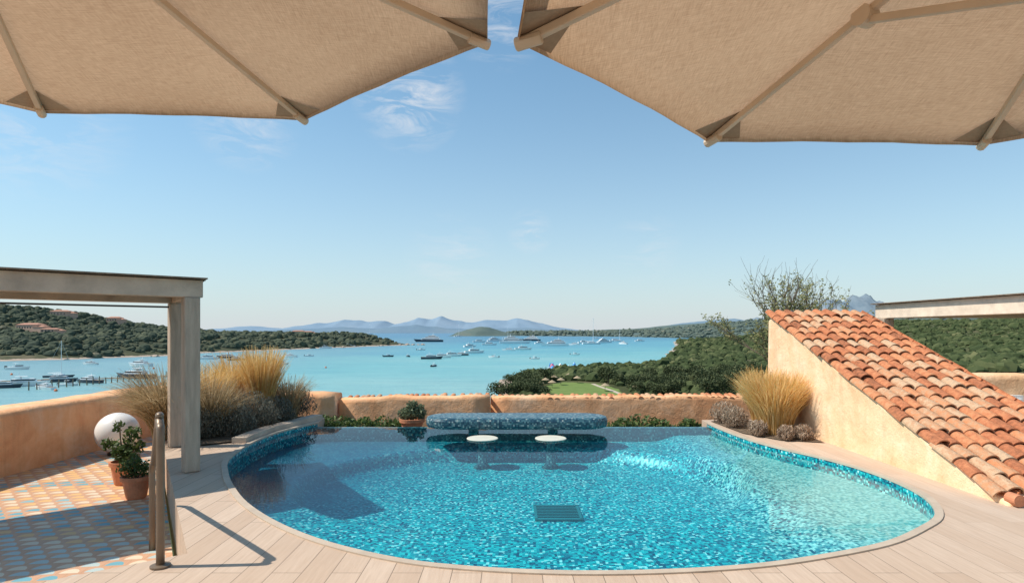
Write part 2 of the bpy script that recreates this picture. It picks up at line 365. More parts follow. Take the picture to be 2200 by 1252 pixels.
# ------------------------------------------------------------ sea + terrain
mobj('sea',[(-45000,-3000,SEA),(45000,-3000,SEA),(45000,60000,SEA),(-45000,60000,SEA)],[(0,1,2,3)],SEAM,kind='structure')
_k=[(NR.normal(size=2),NR.rand()*6.28) for _ in range(40)]
def fbm(x,y,s,oct=4):
    o=np.zeros_like(x,dtype=float); a=1.; tot=0
    for i in range(oct):
        for j in range(4):
            k,ph=_k[(i*7+j*3)%40]; o+=a*np.sin((k[0]*x+k[1]*y)/s*2**i*1.3+ph); tot+=a
        a*=.55
    return o/tot*1.8
def sdist(x,y,poly):
    P=np.array(poly,float); d=np.full(x.shape,1e18); ins=np.zeros(x.shape,bool)
    for i in range(len(P)):
        a=P[i]; b=P[(i+1)%len(P)]; ab=b-a; t=np.clip(((x-a[0])*ab[0]+(y-a[1])*ab[1])/(ab@ab),0,1)
        d=np.minimum(d,(x-a[0]-t*ab[0])**2+(y-a[1]-t*ab[1])**2)
        c=((a[1]>y)!=(b[1]>y))&(x<(b[0]-a[0])*(y-a[1])/(b[1]-a[1]+1e-12)+a[0]); ins^=c
    d=np.sqrt(d); return np.where(ins,d,-d)
ss=lambda t: (lambda q:q*q*(3-2*q))(np.clip(t,0,1))
def terrain(name,hf,xs,ys,mat):
    X,Y=np.meshgrid(xs,ys); Z=hf(X,Y); V=np.stack([X,Y,Z],2).reshape(-1,3); ny,nx=X.shape
    i=(np.arange(ny-1)[:,None]*nx+np.arange(nx-1)[None,:]).ravel(); F=np.stack([i,i+1,i+nx+1,i+nx],1)
    return mobj(name,V,F,mat,smooth=True,kind='structure')
HP=[(-200,-300),(-120,60),(-70,150),(-20,190),(-8,235),(-7,315),(18,352),(53,384),(88,440),(131,516),(160,620),(200,760),(262,985),(417,1548),(800,2100),(3000,2500),(3200,-300)]
def h_head(x,y):
    n=fbm(x,y,90); s=sdist(x,y,HP)+fbm(x,y,30)*7; r=np.hypot(x,y)
    h=2.4*ss(s/22)-4*ss(-s/20)+.085*np.clip(s-70,0,330)+n*2.2*ss(s/80)
    h=h+16*ss((x-450)/500)*ss(s/200)+ fbm(x,y,300)*3*ss(s/200)
    hill=np.maximum(-2.6-.112*r,SEA+2); w=1-ss((r-150)/90)
    z=np.where(s>-40,(SEA+h)*(1-w)+hill*w,SEA+h)
    return np.where(s<0,np.minimum(z,SEA-4*ss(-s/20)),z)
terrain('headland_ground',h_head,np.concatenate([np.linspace(-220,300,130),np.geomspace(306,3200,70)]),np.concatenate([np.linspace(-300,14,12),np.linspace(20,600,150),np.geomspace(606,2600,70)]),LAND)
PP=[(-900,330),(-620,430),(-436,520),(-395,545),(-354,618),(-358,706),(-312,812),(-268,950),(-228,1045),(-195,1115),(-260,1300),(-600,1800),(-2500,2400),(-3200,800)]
def h_pen(x,y):
    s=sdist(x,y,PP)+fbm(x,y,45)*10
    h=11*ss(s/90)-4*ss(-s/25)+3*ss(s/12)+44*np.exp(-((x+790)/230)**2-((y-900)/260)**2)*ss(s/120)+fbm(x,y,150)*4*ss(s/100)
    return SEA+h
terrain('peninsula_ground',h_pen,np.linspace(-1900,-150,170),np.linspace(420,2100,150),LANDP)
IP=[(-360,3330),(-200,3250),(0,3290),(60,3400),(-60,3560),(-300,3540)]
terrain('island_ground',lambda x,y:SEA-4+4*ss(sdist(x,y,IP)/10+1)+ (44*np.exp(-((x+170)/120)**2-((y-3400)/110)**2)+8+fbm(x,y,60)*3)*ss(sdist(x,y,IP)/50),np.linspace(-400,100,70),np.linspace(3200,3620,40),LANDM)
CP=[(60,3380),(300,3150),(520,2900),(640,2300),(1000,2200),(6000,2000),(8000,7500),(-300,7500),(-250,4200)]
def h_coast(x,y): return SEA-4+4*ss(sdist(x,y,CP)/20+1)+(14+95*ss((x-500)/1800)+fbm(x,y,500)*9*(1+ss((x-400)/900)))*ss(sdist(x,y,CP)/260)
terrain('coast_ground',h_coast,np.linspace(-400,5000,200),np.linspace(1950,6000,110),LANDM)
def ridge(name,prof,y0,W,mat,rough=.07,nx=300,nt=26,ns=None):
    P=np.array(prof,float); xs=np.linspace(P[0,0],P[-1,0],nx); ts=np.linspace(-1,1,nt)
    X,T=np.meshgrid(xs,ts); H=np.interp(X,P[:,0],P[:,1]); Y=y0+T*W; ns=ns or W*.5
    Z=SEA-8+(H+8)*(1-np.abs(T)**1.25)*(1+rough*fbm(X,Y,ns,5)); V=np.stack([X,Y,Z],2).reshape(-1,3)
    i=(np.arange(nt-1)[:,None]*nx+np.arange(nx-1)[None,:]).ravel(); F=np.stack([i,i+1,i+nx+1,i+nx],1)
    mobj(name,V,F,mat,smooth=True,kind='structure')
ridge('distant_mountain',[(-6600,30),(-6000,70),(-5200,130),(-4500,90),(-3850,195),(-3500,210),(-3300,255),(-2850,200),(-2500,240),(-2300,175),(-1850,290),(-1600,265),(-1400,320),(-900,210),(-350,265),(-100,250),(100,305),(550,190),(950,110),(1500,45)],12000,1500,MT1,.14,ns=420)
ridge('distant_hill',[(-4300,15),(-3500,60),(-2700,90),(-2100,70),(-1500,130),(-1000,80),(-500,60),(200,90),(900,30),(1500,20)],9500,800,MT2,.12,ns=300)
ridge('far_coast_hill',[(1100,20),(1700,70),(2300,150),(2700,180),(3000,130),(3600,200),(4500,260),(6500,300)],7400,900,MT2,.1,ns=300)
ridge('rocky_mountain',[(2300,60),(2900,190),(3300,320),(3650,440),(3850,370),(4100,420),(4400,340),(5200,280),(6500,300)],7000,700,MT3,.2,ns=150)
# ------------------------------------------------------------ woodland (uncountable)
def ico_templates(k,sub):
    out=[]
    for i in range(k):
        bm=bmesh.new(); bmesh.ops.create_icosphere(bm,subdivisions=sub,radius=1); V=np.array([v.co[:] for v in bm.verts]); F=np.array([[v.index for v in f.verts] for f in bm.faces]); bm.free()
        V=V*(1+NR.uniform(-.26,.22,size=len(V)))[:,None]; V[:,2]=V[:,2]*.85+.35; out.append((V,F))
    return out
def woodland(name,pts,mat,sub=2,kind='stuff',label=None,cat='trees'):
    T=ico_templates(6,sub); Vs=[];Fs=[];Ts=[];o=0; pts=np.asarray(pts); nv=len(T[0][0])
    for k in range(6):
        p=pts[k::6]; V,F=T[k]; a=NR.rand(len(p))*6.28; c,s_=np.cos(a)[:,None],np.sin(a)[:,None]
        X=V[None,:,0]*c-V[None,:,1]*s_; Y=V[None,:,0]*s_+V[None,:,1]*c; Z=np.repeat(V[None,:,2],len(p),0)
        r=p[:,3:4]; W=np.stack([p[:,:1]+X*r,p[:,1:2]+Y*r,p[:,2:3]+Z*r*(.85+.3*NR.rand(len(p),1))],2)
        Vs.append(W.reshape(-1,3)); Fs.append((F[None]+(np.arange(len(p))*nv)[:,None,None]+o).reshape(-1,3)); o+=len(p)*nv
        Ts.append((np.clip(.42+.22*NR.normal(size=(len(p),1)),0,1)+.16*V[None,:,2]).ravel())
    mobj(name,np.concatenate(Vs),np.concatenate(Fs),mat,tint=np.concatenate(Ts),kind=kind,label=label,cat=cat)
def scatter(n,xr,yr,poly,hf,rmin,rmax,smin=6,cond=None):
    y=np.exp(NR.uniform(math.log(yr[0]),math.log(yr[1]),n)); x=NR.uniform(xr[0],xr[1],n)*y
    s=sdist(x,y,poly)+fbm(x,y,30)*7; ok=s>smin
    if cond is not None: ok&=cond(x,y)
    x,y=x[ok],y[ok]; r=(rmin+(rmax-rmin)*NR.rand(len(x))**1.6)*(1+y/900.)
    r*=np.where(fbm(x,y,40)>-.35,1,.55); z=hf(x,y); return np.stack([x,y,z-.2*r,r],1)
lawn=lambda x,y: (((x-28)/17)**2+((y-236)/40)**2)>1.15
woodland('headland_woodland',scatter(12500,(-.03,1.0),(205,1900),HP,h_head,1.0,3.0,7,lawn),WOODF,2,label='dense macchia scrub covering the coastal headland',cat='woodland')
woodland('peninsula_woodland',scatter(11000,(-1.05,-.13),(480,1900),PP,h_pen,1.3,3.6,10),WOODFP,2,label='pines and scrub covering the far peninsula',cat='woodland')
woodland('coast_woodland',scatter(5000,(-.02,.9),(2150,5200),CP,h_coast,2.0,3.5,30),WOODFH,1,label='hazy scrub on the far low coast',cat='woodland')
# ------------------------------------------------------------ individual trees
def tree_template(seed,h=6,w=3.,leafn=700,loc=(0,0,0)):
    rr=random.Random(seed); e=empty('macchia_tree',loc,'rounded dark green evergreen tree on the headland','tree','evergreen trees on the headland')
    g=G(); g.tube([(0,0,-.8),(.1,0,h*.25),(.05,.1,h*.55)],[.28,.2,.1],7)
    lob=[]
    for i in range(8):
        a=rr.random()*6.28; d=w*.5*rr.random()**.6; z=h*(.45+.35*rr.random()); p=(d*math.cos(a),d*math.sin(a),z)
        lob.append((*p,w*(.28+.22*rr.random())))
        if i<5: g.tube([(.05,.05,h*.28),(p[0]*.5,p[1]*.5,h*.4),p],[.11,.07,.03],5)
    lob.append((0,0,h*.72,w*.42)); g.obj('trunk',BARK,parent=e)
    V,F,T=leaf_cloud(lob,leafn,.34,seed,.6,.5); mobj('crown',V,F,LEAFD,parent=e,tint=T); return e
cand=scatter(900,(-.03,.5),(212,420),HP,h_head,1,1,5,lawn)
idx=np.argsort(cand[:,1]); keep=[]
for i in idx:
    p=cand[i]
    if all((p[0]-q[0])**2+(p[1]-q[1])**2>4.6**2 for q in keep): keep.append(p)
    if len(keep)>=110: break
temps=[]
for k in range(4):
    p=keep[k]; temps.append(tree_template(20+k,5.2+k*.6,4.6+.4*k,800,(p[0],p[1],p[2])))
for i,p in enumerate(keep[4:]): copy_thing(temps[i%4],(p[0],p[1],p[2]-.2),R.random()*6.28,R.uniform(.6,1.15))
# ------------------------------------------------------------ houses
def house(loc,rz,w,d,h,label,wing=True):
    e=empty('seaside_villa',loc,label,'house','villas on the wooded shore',rz)
    g=G().box((0,0,h/2-2),(w,d,h+4)); 
    if wing: g.box((w*.55,-d*.15,h*.32-2),(w*.5,d*.8,h*.65+4))
    g.obj('wall',HWALL,parent=e)
    def hip(g,c,w,d,z,r): g.add([(c[0]-w/2,c[1]-d/2,z),(c[0]+w/2,c[1]-d/2,z),(c[0]+w/2,c[1]+d/2,z),(c[0]-w/2,c[1]+d/2,z),(c[0]-w/2+d*.4,c[1],z+r),(c[0]+w/2-d*.4,c[1],z+r)],[(0,1,5,4),(1,2,5),(2,3,4,5),(3,0,4),(3,2,1,0)])
    g=G(); hip(g,(0,0),w+1.2,d+1.2,h+.01,h*.3)
    if wing: hip(g,(w*.56,-d*.15),w*.5+1,d*.8+1,h*.655+.02,h*.25)
    g.obj('roof',HROOF,parent=e)
    n=max(3,int(w/3.5))
    for i in range(n):
        G().box((-w/2+w*(i+.5)/n,-d/2-.03,h*.55),(1.4,.1,1.6)).obj('window',GLASS,parent=e)
HS=[(-560,705,-.2,30,12,7,'wide salmon villa with hipped terracotta roofs by the shore'),(-600,640,.3,22,10,5,'low salmon house with terracotta roof among the pines'),(-525,690,.1,18,9,4.5,'small salmon house with terracotta roof above the rocks'),(-640,860,.2,24,12,7,'ochre villa half hidden by trees on the hillside'),(-395,1120,0,22,10,6,'pale villa on the wooded peninsula crest'),(-370,1100,.2,16,9,5,'small ochre house on the wooded peninsula'),(-610,930,.0,20,10,7,'salmon house high on the wooded hill')]
for x,y,rz,w,d,h,l in HS:
    z=float(h_pen(np.array([x*1.]),np.array([y*1.]))[0]); house((x,y,z+2.5),rz,w,d,h,l)
# ------------------------------------------------------------ boats
def hullV(L,B,H,dr=.6,n=14,flare=1.0):
    V=[];F=[]
    for i in range(n+1):
        s=i/n; k=1-max(0,(s-.4)/.6)**2.2; hw=B/2*(.86+.14*min(1,s/.3))*max(k,.015); z=H*(1+.35*s*s); x=-L/2+L*s
        xk=x-(.10*L*max(0,s-.6)/.4)
        V+=[(x,-hw,z),(xk,-hw*.82,0),(xk,-hw*.35,-dr),(xk,hw*.35,-dr),(xk,hw*.82,0),(x,hw,z)]
    for i in range(n):
        for j in range(6):
            a=i*6+j; b=i*6+(j+1)%6; F.append((a,b,b+6,a+6))
    F.append((0,1,2,3,4,5)); F.append(tuple(n*6+j for j in (5,4,3,2,1,0))); return V,F
def boat(kind,loc,hm,label,cat):
    e=empty(kind,loc,label,cat,'boats anchored in the bay')
    if kind=='superyacht':
        V,F=hullV(50,9,3.4); mobj('hull',V,F,hm,parent=e); g=G()
        g.box((-4,0,4.9),(32,7.6,2.6),top=.93,shx=-.8).box((-6,0,7.4),(23,6.6,2.3),top=.9,shx=-.8).box((-6.5,0,9.6),(13,5.2,2.0),top=.85,shx=-.6).box((-8,0,10.9),(7,3.6,.35))
        g.box((-17,0,6.35),(9,7.2,.25)); g.obj('superstructure',WHITE,parent=e)
        w=G().box((-4.3,0,5.0),(28.5,7.55,.9)).box((-6.3,0,7.5),(21,6.45,.9)).box((-6.6,0,9.6),(12.2,5.05,.8)); w.obj('window',GLASS,parent=e)
        m=G().tube([(-8,0,10.9),(-8.6,0,14.6)],[.35,.15]).box((-8.4,0,13),(.8,3.4,.25)); m.lathe([(.1,0),(.7,.2),(.7,.8),(.1,1.2)],10,(-8,1.4,11.2)); m.obj('mast',WHITE,parent=e)
    elif kind=='motor_yacht':
        V,F=hullV(18,4.6,1.7); mobj('hull',V,F,hm,parent=e)
        G().box((-.5,0,2.6),(9,3.7,1.3),top=.85,shx=-.5).box((-1.6,0,4.25),(4.5,3.,.14)).box((-1.6,0,3.6),(.3,2.6,1.2)).obj('cabin',WHITE,parent=e)
        G().box((-.6,0,2.75),(8.1,3.62,.55)).obj('window',GLASS,parent=e); G().box((-7.2,0,1.78),(3.2,3.6,.06)).obj('deck',TEAK,parent=e)
        G().tube([(-2,0,4.3),(-2.4,0,6.2)],[.12,.05],6).obj('mast',WHITE,parent=e)
    elif kind=='speedboat':
        V,F=hullV(8,2.6,.9,.3); mobj('hull',V,F,hm,parent=e)
        G().box((.2,0,1.25),(2.4,1.7,.6),top=.75,shx=-.3).box((-.8,0,2.35),(1.8,1.8,.08)).tube([(-1.5,.7,1),(-1.4,.7,2.35)],.05,5).tube([(-1.5,-.7,1),(-1.4,-.7,2.35)],.05,5).obj('console',WHITE,parent=e)
        G().box((.25,0,1.4),(1.9,1.55,.3)).obj('window',GLASS,parent=e); G().box((-4.2,0,.8),(.6,.7,1.1)).obj('outboard_engine',STEEL,parent=e)
    elif kind=='sailing_yacht':
        V,F=hullV(26,5.6,1.7); mobj('hull',V,F,hm,parent=e)
        G().box((-1,0,2.4),(10,3.4,.9),top=.85).obj('cabin',WHITE,parent=e); G().box((-1,0,2.45),(9,3.35,.35)).obj('window',GLASS,parent=e)
        G().tube([(1.5,0,2),(1.4,0,34)],[.32,.18],6).tube([(1.5,0,4.2),(-9.5,0,4.0)],[.28,.2],6).box((1.4,0,18),(.15,4,.12)).box((1.4,0,26),(.15,2.6,.1)).tube([(1.4,0,33.5),(12.5,0,2.2)],.05,4).tube([(1.4,0,33.5),(-12.5,0,2.2)],.05,4).obj('mast',WHITE,parent=e)
    return e
def at(u,v): d=25*1300/(v-712.); return ((u-1100)/1300*d,d)
BL=[
('superyacht',1108,737.5,58,.05,'w'),('superyacht',920,734,62,3.1,'n'),('superyacht',1190,742.5,44,3.2,'w'),('superyacht',1300,736,36,.5,'w'),('superyacht',1137,732,52,3.0,'n'),('superyacht',1066,733,40,.3,'w'),
('motor_yacht',1020,758,21,.4,'w'),('motor_yacht',1125,751,21,.2,'w'),('motor_yacht',1052,741,24,.1,'w'),('motor_yacht',1092,753,15,3,'w'),('motor_yacht',928,771,17,.15,'n'),('motor_yacht',950,768,16,.1,'w'),('motor_yacht',972,765,17,.3,'w'),('motor_yacht',990,763,14,3.0,'n'),('motor_yacht',1338,739,20,2.2,'w'),('motor_yacht',300,786,17,2.9,'w'),('motor_yacht',193,783,11,3.0,'w'),('motor_yacht',448,771,15,.2,'w'),('motor_yacht',487,769,17,3.1,'n'),('motor_yacht',512,774,14,.1,'n'),('motor_yacht',620,767,14,3.0,'w'),('motor_yacht',750,745,18,.2,'w'),('motor_yacht',1010,745,20,.6,'w'),
('motor_yacht',55,829,16,.5,'w'),('motor_yacht',190,822,13,2.9,'n'),('motor_yacht',290,812,19,3.0,'n'),('motor_yacht',8,833,12,.4,'n'),('motor_yacht',130,820,13,.3,'n'),('motor_yacht',95,836,10,2.8,'w'),
('motor_yacht',1255,737,24,.3,'w'),('motor_yacht',1322,733,26,.1,'w'),('motor_yacht',1233,741,18,2.8,'w'),('motor_yacht',1160,738,20,.4,'w'),('motor_yacht',1030,735,26,.2,'w'),('motor_yacht',700,748,16,.4,'w'),('motor_yacht',575,765,13,2.7,'w'),('motor_yacht',1375,733,22,.1,'w'),('speedboat',905,752,10,.4,'w'),('speedboat',1150,771,8,.3,'w'),('speedboat',1060,768,9,2.9,'w'),
('speedboat',603,783,11,.1,'w'),('speedboat',933,787,7,1.2,'n'),('speedboat',835,766,9,.1,'n'),('speedboat',876,766,8,2.,'n'),('speedboat',1236,762,9,0,'w'),('speedboat',40,793,12,.2,'w'),('speedboat',1282,727,14,.3,'w'),('speedboat',148,828,7,.3,'w'),('speedboat',665,765,8,.3,'w'),
('sailing_yacht',1272,739,34,.2,'w'),('sailing_yacht',793,718,60,.3,'w'),('sailing_yacht',985,723,40,.6,'w'),('sailing_yacht',1330,733,22,.2,'w'),('sailing_yacht',128,810,13,.2,'n'),('sailing_yacht',1090,727,30,.2,'w')]
LEN={'superyacht':50,'motor_yacht':18,'speedboat':8,'sailing_yacht':26}
LAB={('superyacht','w'):'large white multi-deck superyacht anchored in the bay',('superyacht','n'):'large dark-hulled multi-deck superyacht anchored in the bay',('motor_yacht','w'):'white motor yacht with dark cabin windows at anchor',('motor_yacht','n'):'dark-hulled motor yacht with white cabin at anchor',('speedboat','w'):'small white open speedboat on turquoise water',('speedboat','n'):'small dark open speedboat on turquoise water',('sailing_yacht','w'):'white sailing yacht with tall bare mast at anchor',('sailing_yacht','n'):'dark-hulled sailing boat with bare mast near the jetty'}
TB={}
for kd,u,v,L,hd,c in BL:
    x,y=at(u,v); s=L/LEN[kd]*1.18
    if (kd,c) not in TB:
        b=boat(kd,(x,y,SEA),WHITE if c=='w' else NAVY,LAB[(kd,c)],'yacht' if 'yacht' in kd else 'boat'); b.rotation_euler=(0,0,hd); b.scale=(s,s,s); TB[(kd,c)]=b
    else: copy_thing(TB[(kd,c)],(x,y,SEA),hd,s,LAB[(kd,c)])
FOAM=plain('foam',(.62,.75,.76),.8,.2,.3,0)
x,y=at(1236,762); V=[];F=[]
for i in range(30):
    t=i/29; w=.8+5*t; V+=[(x-6-75*t,y-t*t*25-w*.35,SEA+.05),(x-6-75*t,y-t*t*25+w*.35,SEA+.05)]
for i in range(29): F.append((2*i,2*i+1,2*i+3,2*i+2))
mobj('water_wake',V,F,FOAM,kind='structure')
e=empty('harbour_jetty',(-190,300,SEA),'dark wooden jetty with tall mooring piles','jetty')
G().beam((-70,-10,.7),(-2,25,.7),2.2,.35).beam((-2,25,.7),(6,55,.7),2.2,.35).obj('walkway',TEAK,parent=e)
for i in range(26):
    t=i/25; G().tube([(-16+22*t+R.uniform(-.4,.4),-42+78*t,-2),(-16+22*t,-42+78*t,2.6+R.random()*1.3)],[.28,.22],6).obj('pile',BARK,parent=e)
ORG=plain('orange_buoy',(.75,.18,.05),.5,.1,3,0)
for i,(u,v) in enumerate([(148,826),(25,805),(330,792),(120,840),(345,826),(560,800),(700,790)]):
    x,y=at(u,v); G().lathe([(.1,-.4),(.55,-.1),(.7,.3),(.5,.7),(.15,.95),(.1,1.2)],10).obj('mooring_buoy',ORG,loc=(x,y,SEA),label='orange mooring buoy floating in the harbour',cat='buoy',group='orange mooring buoys')
INF=[plain('inflatable_%d'%i,c,.4,.05,3,0) for i,c in enumerate([(.75,.12,.2),(.1,.35,.7),(.8,.8,.8),(.1,.55,.6)])]
e=empty('inflatable_water_park',(33,402,SEA),'colourful red white and blue inflatable floating water park','inflatable')
for i in range(22):
    a=R.uniform(-9,9); b=R.uniform(-7,7); hh=R.uniform(1.0,3.6); g=G()
    if i%3==0: g.lathe([(.3,0),(1.4,.1),(1.4,hh*.5),(.9,hh),(.1,hh*1.3)],10,(a,b,0))
    elif i%3==1: g.tube([(a-1.8,b,.3),(a-1,b,hh),(a+1,b,hh),(a+1.8,b,.3)],.4,8)
    else: g.box((a,b,hh*.3),(3,2,hh*.6),top=.7)
    g.obj('inflatable_module',INF[i%4],parent=e,smooth=False)
for i,(u,v) in enumerate([(1130,812),(1146,818),(1160,812),(1172,822),(1190,816),(1205,822),(1222,812),(1240,818),(1300,835),(1365,838),(1160,828),(1186,828)]):
    d=22.3*1300/(v-712.+3); x=(u-1100)/1300*d; zz=float(h_head(np.array([x]),np.array([d]))[0])
    e=empty('straw_parasol',(x,d,zz),'round straw beach parasol on the waterfront lawn','parasol','straw parasols on the lawn')
    G().tube([(0,0,-.5),(0,0,2.6)],.08,6).obj('pole',BARK,parent=e); G().lathe([(1.7,2.05),(1.72,2.15),(.9,2.65),(.1,3.1)],14).obj('straw_canopy',STRAW,parent=e)
ROCK=plain('granite_rock',(.40,.31,.24),.9,.3,1,.4)
tm=ico_templates(3,2)
for i,(x,y,s) in enumerate([(-193,1118,5),(-184,1124,4),(-175,1130,3.2),(-166,1126,4.4),(-205,1100,5),(-225,1040,4),(-262,940,4),(135,512,4),(142,530,5),(128,500,3),(205,745,6),(-354,600,4),(-345,640,3.5),(-395,535,3)]):
    V,F=tm[i%3]; mobj('granite_boulder',V*np.array([s,s*.8,s*.6])-np.array([0,0,.6]),F,ROCK,loc=(x,y,SEA),label='pale granite boulder rising from the water at the shore',cat='rock',group='granite shoreline boulders')
# ------------------------------------------------------------ pool
WZ=-.05; YE=10.4
OUT=[(-3.42,10.65),(-3.58,10.2),(-3.74,9.5),(-3.74,8.6),(-3.56,7.6),(-3.22,6.85),(-2.90,6.28),(-2.48,5.65),(-1.96,5.06),(-1.41,4.60),(-.82,4.27),(-.32,4.12),(.31,4.04),(.94,4.05),(1.59,4.14),(2.14,4.30),(2.81,4.58),(3.33,4.94),(3.70,5.28),(3.98,5.80),(4.10,6.4),(4.08,7.1),(3.92,7.75),(3.70,8.3),(3.54,8.9),(3.46,9.6),(3.43,10.2),(3.43,10.65)]
S=smooth_closed([(a,b,0) for a,b in OUT],5); n=len(S)
nrm=[]
for i,p in enumerate(S):
    d=(S[min(i+1,n-1)]-S[max(i-1,0)]).normalized(); nrm.append(Vector((d.y,-d.x,0)))
ctr=Vector((0,8,0)); nrm=[k if k.dot(p-ctr)>0 else -k for k,p in zip(nrm,S)]
pool=empty('swimming_pool',(0,0,0),'free-form infinity pool lined with turquoise glass mosaic','swimming pool')
V=[];F=[]
for p in S: V+=[(p.x,p.y,.0),(p.x,p.y,-.8)]
for i in range(n-1): F.append((2*i,2*i+2,2*i+3,2*i+1))
mobj('pool_wall',V,F,MOSW,parent=pool)
V=[];F=[]
for p,k in zip(S,nrm):
    o=p+k*.055; q=p-k*.010; V+=[(q.x,q.y,-.018),(q.x,q.y,.008),(o.x,o.y,.008),(o.x,o.y,-.01)]
for i in range(n-1):
    for j in range(3): F.append((4*i+j,4*i+j+1,4*i+j+5,4*i+j+4))
mobj('coping',V,F,plain('coping_stone',(.50,.40,.30),.7,.12,5,.15),parent=pool)
xs=np.linspace(-4.2,4.5,130); ys=np.linspace(3.8,YE,110); X,Y=np.meshgrid(xs,ys)
el=np.sqrt(((X-.1)/2.75)**2+((Y-7.8)/2.12)**2); Z=-.29-.20*ss((1.04-el)/.07)
Z=np.where(X>1.5,Z+.11*ss((X-2.4)/.5)*ss((el-1)/.05),Z)
V=np.stack([X,Y,Z],2).reshape(-1,3); i=(np.arange(109)[:,None]*130+np.arange(129)[None,:]).ravel(); F=np.stack([i,i+1,i+131,i+130],1)
cen=V[F].mean(axis=1); inside=sdist(cen[:,0],cen[:,1],[(p.x,p.y) for p in S])>-.10; F=F[inside]
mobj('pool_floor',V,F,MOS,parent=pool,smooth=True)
G().box((0,YE+.06,-.80),(6.84,.12,2*(.80+WZ-.006))).obj('infinity_weir',MOSD,parent=pool)
W=[(p.x,min(p.y,YE+.10),WZ) for p in S]
tri=tessellate_polygon([[Vector(w) for w in W]]); wo=mobj('water_surface',W,[tuple(t) for t in tri],WATER,parent=pool)
bm=bmesh.new(); bm.from_mesh(wo.data)
for f in bm.faces:
    if f.normal.z<0: f.normal_flip()
bm.to_mesh(wo.data); bm.free()
g=G(); gx,gy,gz=.52,6.95,-.476
for k in range(9): g.box((gx,gy-.24+.06*k,gz),(.5,.025,.02))
g.box((gx-.25,gy,gz),(.03,.54,.022)).box((gx+.25,gy,gz),(.03,.54,.022)).box((gx,gy-.27,gz),(.53,.03,.022)).box((gx,gy+.27,gz),(.53,.03,.022))
g.obj('drain_grille',plain('grille_teal',(.02,.18,.20),.5,.1,5,0),parent=pool); G().box((gx,gy,gz-.010),(.47,.5,.004)).obj('drain_recess',STEEL,parent=pool)
bt=empty('pool_bar_table',(.08,9.98,-.49),'long rounded bar counter clad in dark blue mosaic over the pool','table')
N=48; hl=1.49; hw=.38; ol=[]
for k in range(N):
    a=2*math.pi*(k+.5)/N; cx=(hl-hw)*(1 if math.cos(a)>0 else -1); ol.append((cx+hw*math.cos(a),hw*math.sin(a)))
V=[];F=[]
for ins,z in ((.07,.525),(.02,.54),(0,.58),(0,.655),(.02,.695),(.07,.71)):
    V+=[(x-ins*(1 if x>0 else -1)*(abs(x)/hl),y*(1-ins/hw),z) for x,y in ol]
for j in range(5):
    for k in range(N): F.append((j*N+k,j*N+(k+1)%N,(j+1)*N+(k+1)%N,(j+1)*N+k))
F+=[tuple(range(N-1,-1,-1)),tuple(range(5*N,6*N))]
mobj('counter_top',V,F,MOSD,parent=bt)
for sx in (-.72,.60):
    G().box((sx,.14,.25),(.16,.18,.58)).obj('support_pillar',MOSD,parent=bt,bevel=.01)
STL=plain('stool_stone',(.62,.60,.50),.6,.08,9,.1)
for x in (-.455,.595):
    st=empty('pool_stool',(x,9.30,-.49),'round pale stool seat just above the pool water','stool','pool bar stools')
    G().lathe([(.225,.443),(.24,.447),(.24,.456),(.23,.461),(.02,.462)],32).obj('seat',STL,parent=st,smooth=False); G().lathe([(.14,0),(.07,.08),(.06,.36),(.12,.443)],16).obj('pedestal',MOSD,parent=st,smooth=True)
# ------------------------------------------------------------ deck, patio, steps
DP=[(p.x,p.y) for p in S]+[(3.45,11.0),(9,11.4),(9,-5),(-7.2,-5),(-7.2,.78),(-2.35,4.38),(-4.9,8.5),(-5.6,9.6),(-5.6,11.3),(-3.5,11.3)]
tri=tessellate_polygon([[Vector((a,b,0)) for a,b in DP]]); V=[(a,b,-.004) for a,b in DP]; F=[tuple(t) for t in tri]
idx=list(range(n-1,len(DP)))+[0]
for k in range(len(idx)-1):
    a,b=DP[idx[k]],DP[idx[k+1]]; o=len(V); zb=-1.6 if a[1]>9.7 and b[1]>9.7 else -.6
    V+=[(a[0],a[1],-.004),(b[0],b[1],-.004),(b[0],b[1],zb),(a[0],a[1],zb)]; F.append((o,o+1,o+2,o+3))
dk=mobj('pool_deck',V,F,DECK,kind='structure')
bm=bmesh.new(); bm.from_mesh(dk.data)
for f in bm.faces:
    if abs(f.normal.z)>.9 and f.normal.z<0: f.normal_flip()
bm.to_mesh(dk.data); bm.free()
mobj('patio_floor',[(-7.8,-2,-.4),(-7.0,.7,-.4),(-2.36,4.3,-.4),(-4.88,8.45,-.4),(-5.55,9.6,-.4),(-5.55,12.3,-.4),(-8.2,12.3,-.4)],[(0,1,2,3,4,5,6)],PATIO,kind='structure')
e=empty('patio_steps',(-2.6,4.2,-.4),'two low timber steps down from deck to patio','steps')
dirb=Vector((-4.85,-3.6,0)).normalized(); pn=Vector((-.596,.803,0)); base=Vector((-2.42,4.36,0))
for k,(z) in enumerate((-.135,-.27)):
    h=.4+z; a=base+pn*(.17+.32*k)-Vector((-2.6,4.2,0)); b=a+dirb*2.2
    a.z=b.z=h/2; G().beam(a,b,.34,h).obj('step',WOODB,parent=e,bevel=.008)
e=empty('stair_handrail',(-2.40,4.13,0),'bronze tubular handrail beside the deck steps','handrail')
P=[(0,0,.0),(0,0,.86),(-.02,.03,.94),(-.06,.09,.985),(-.12,.19,.975),(-.8,1.28,.45),(-.87,1.38,.40),(-.90,1.42,.33),(-.90,1.42,.2),(-.90,1.42,-.4)]
P=smooth_closed(P,4); G().tube([tuple(p) for p in P],.027,14).obj('rail',METAL,parent=e,smooth=True); G().lathe([(.065,.0),(.065,.010),(.035,.016)],20).obj('base_flange',METAL,parent=e)
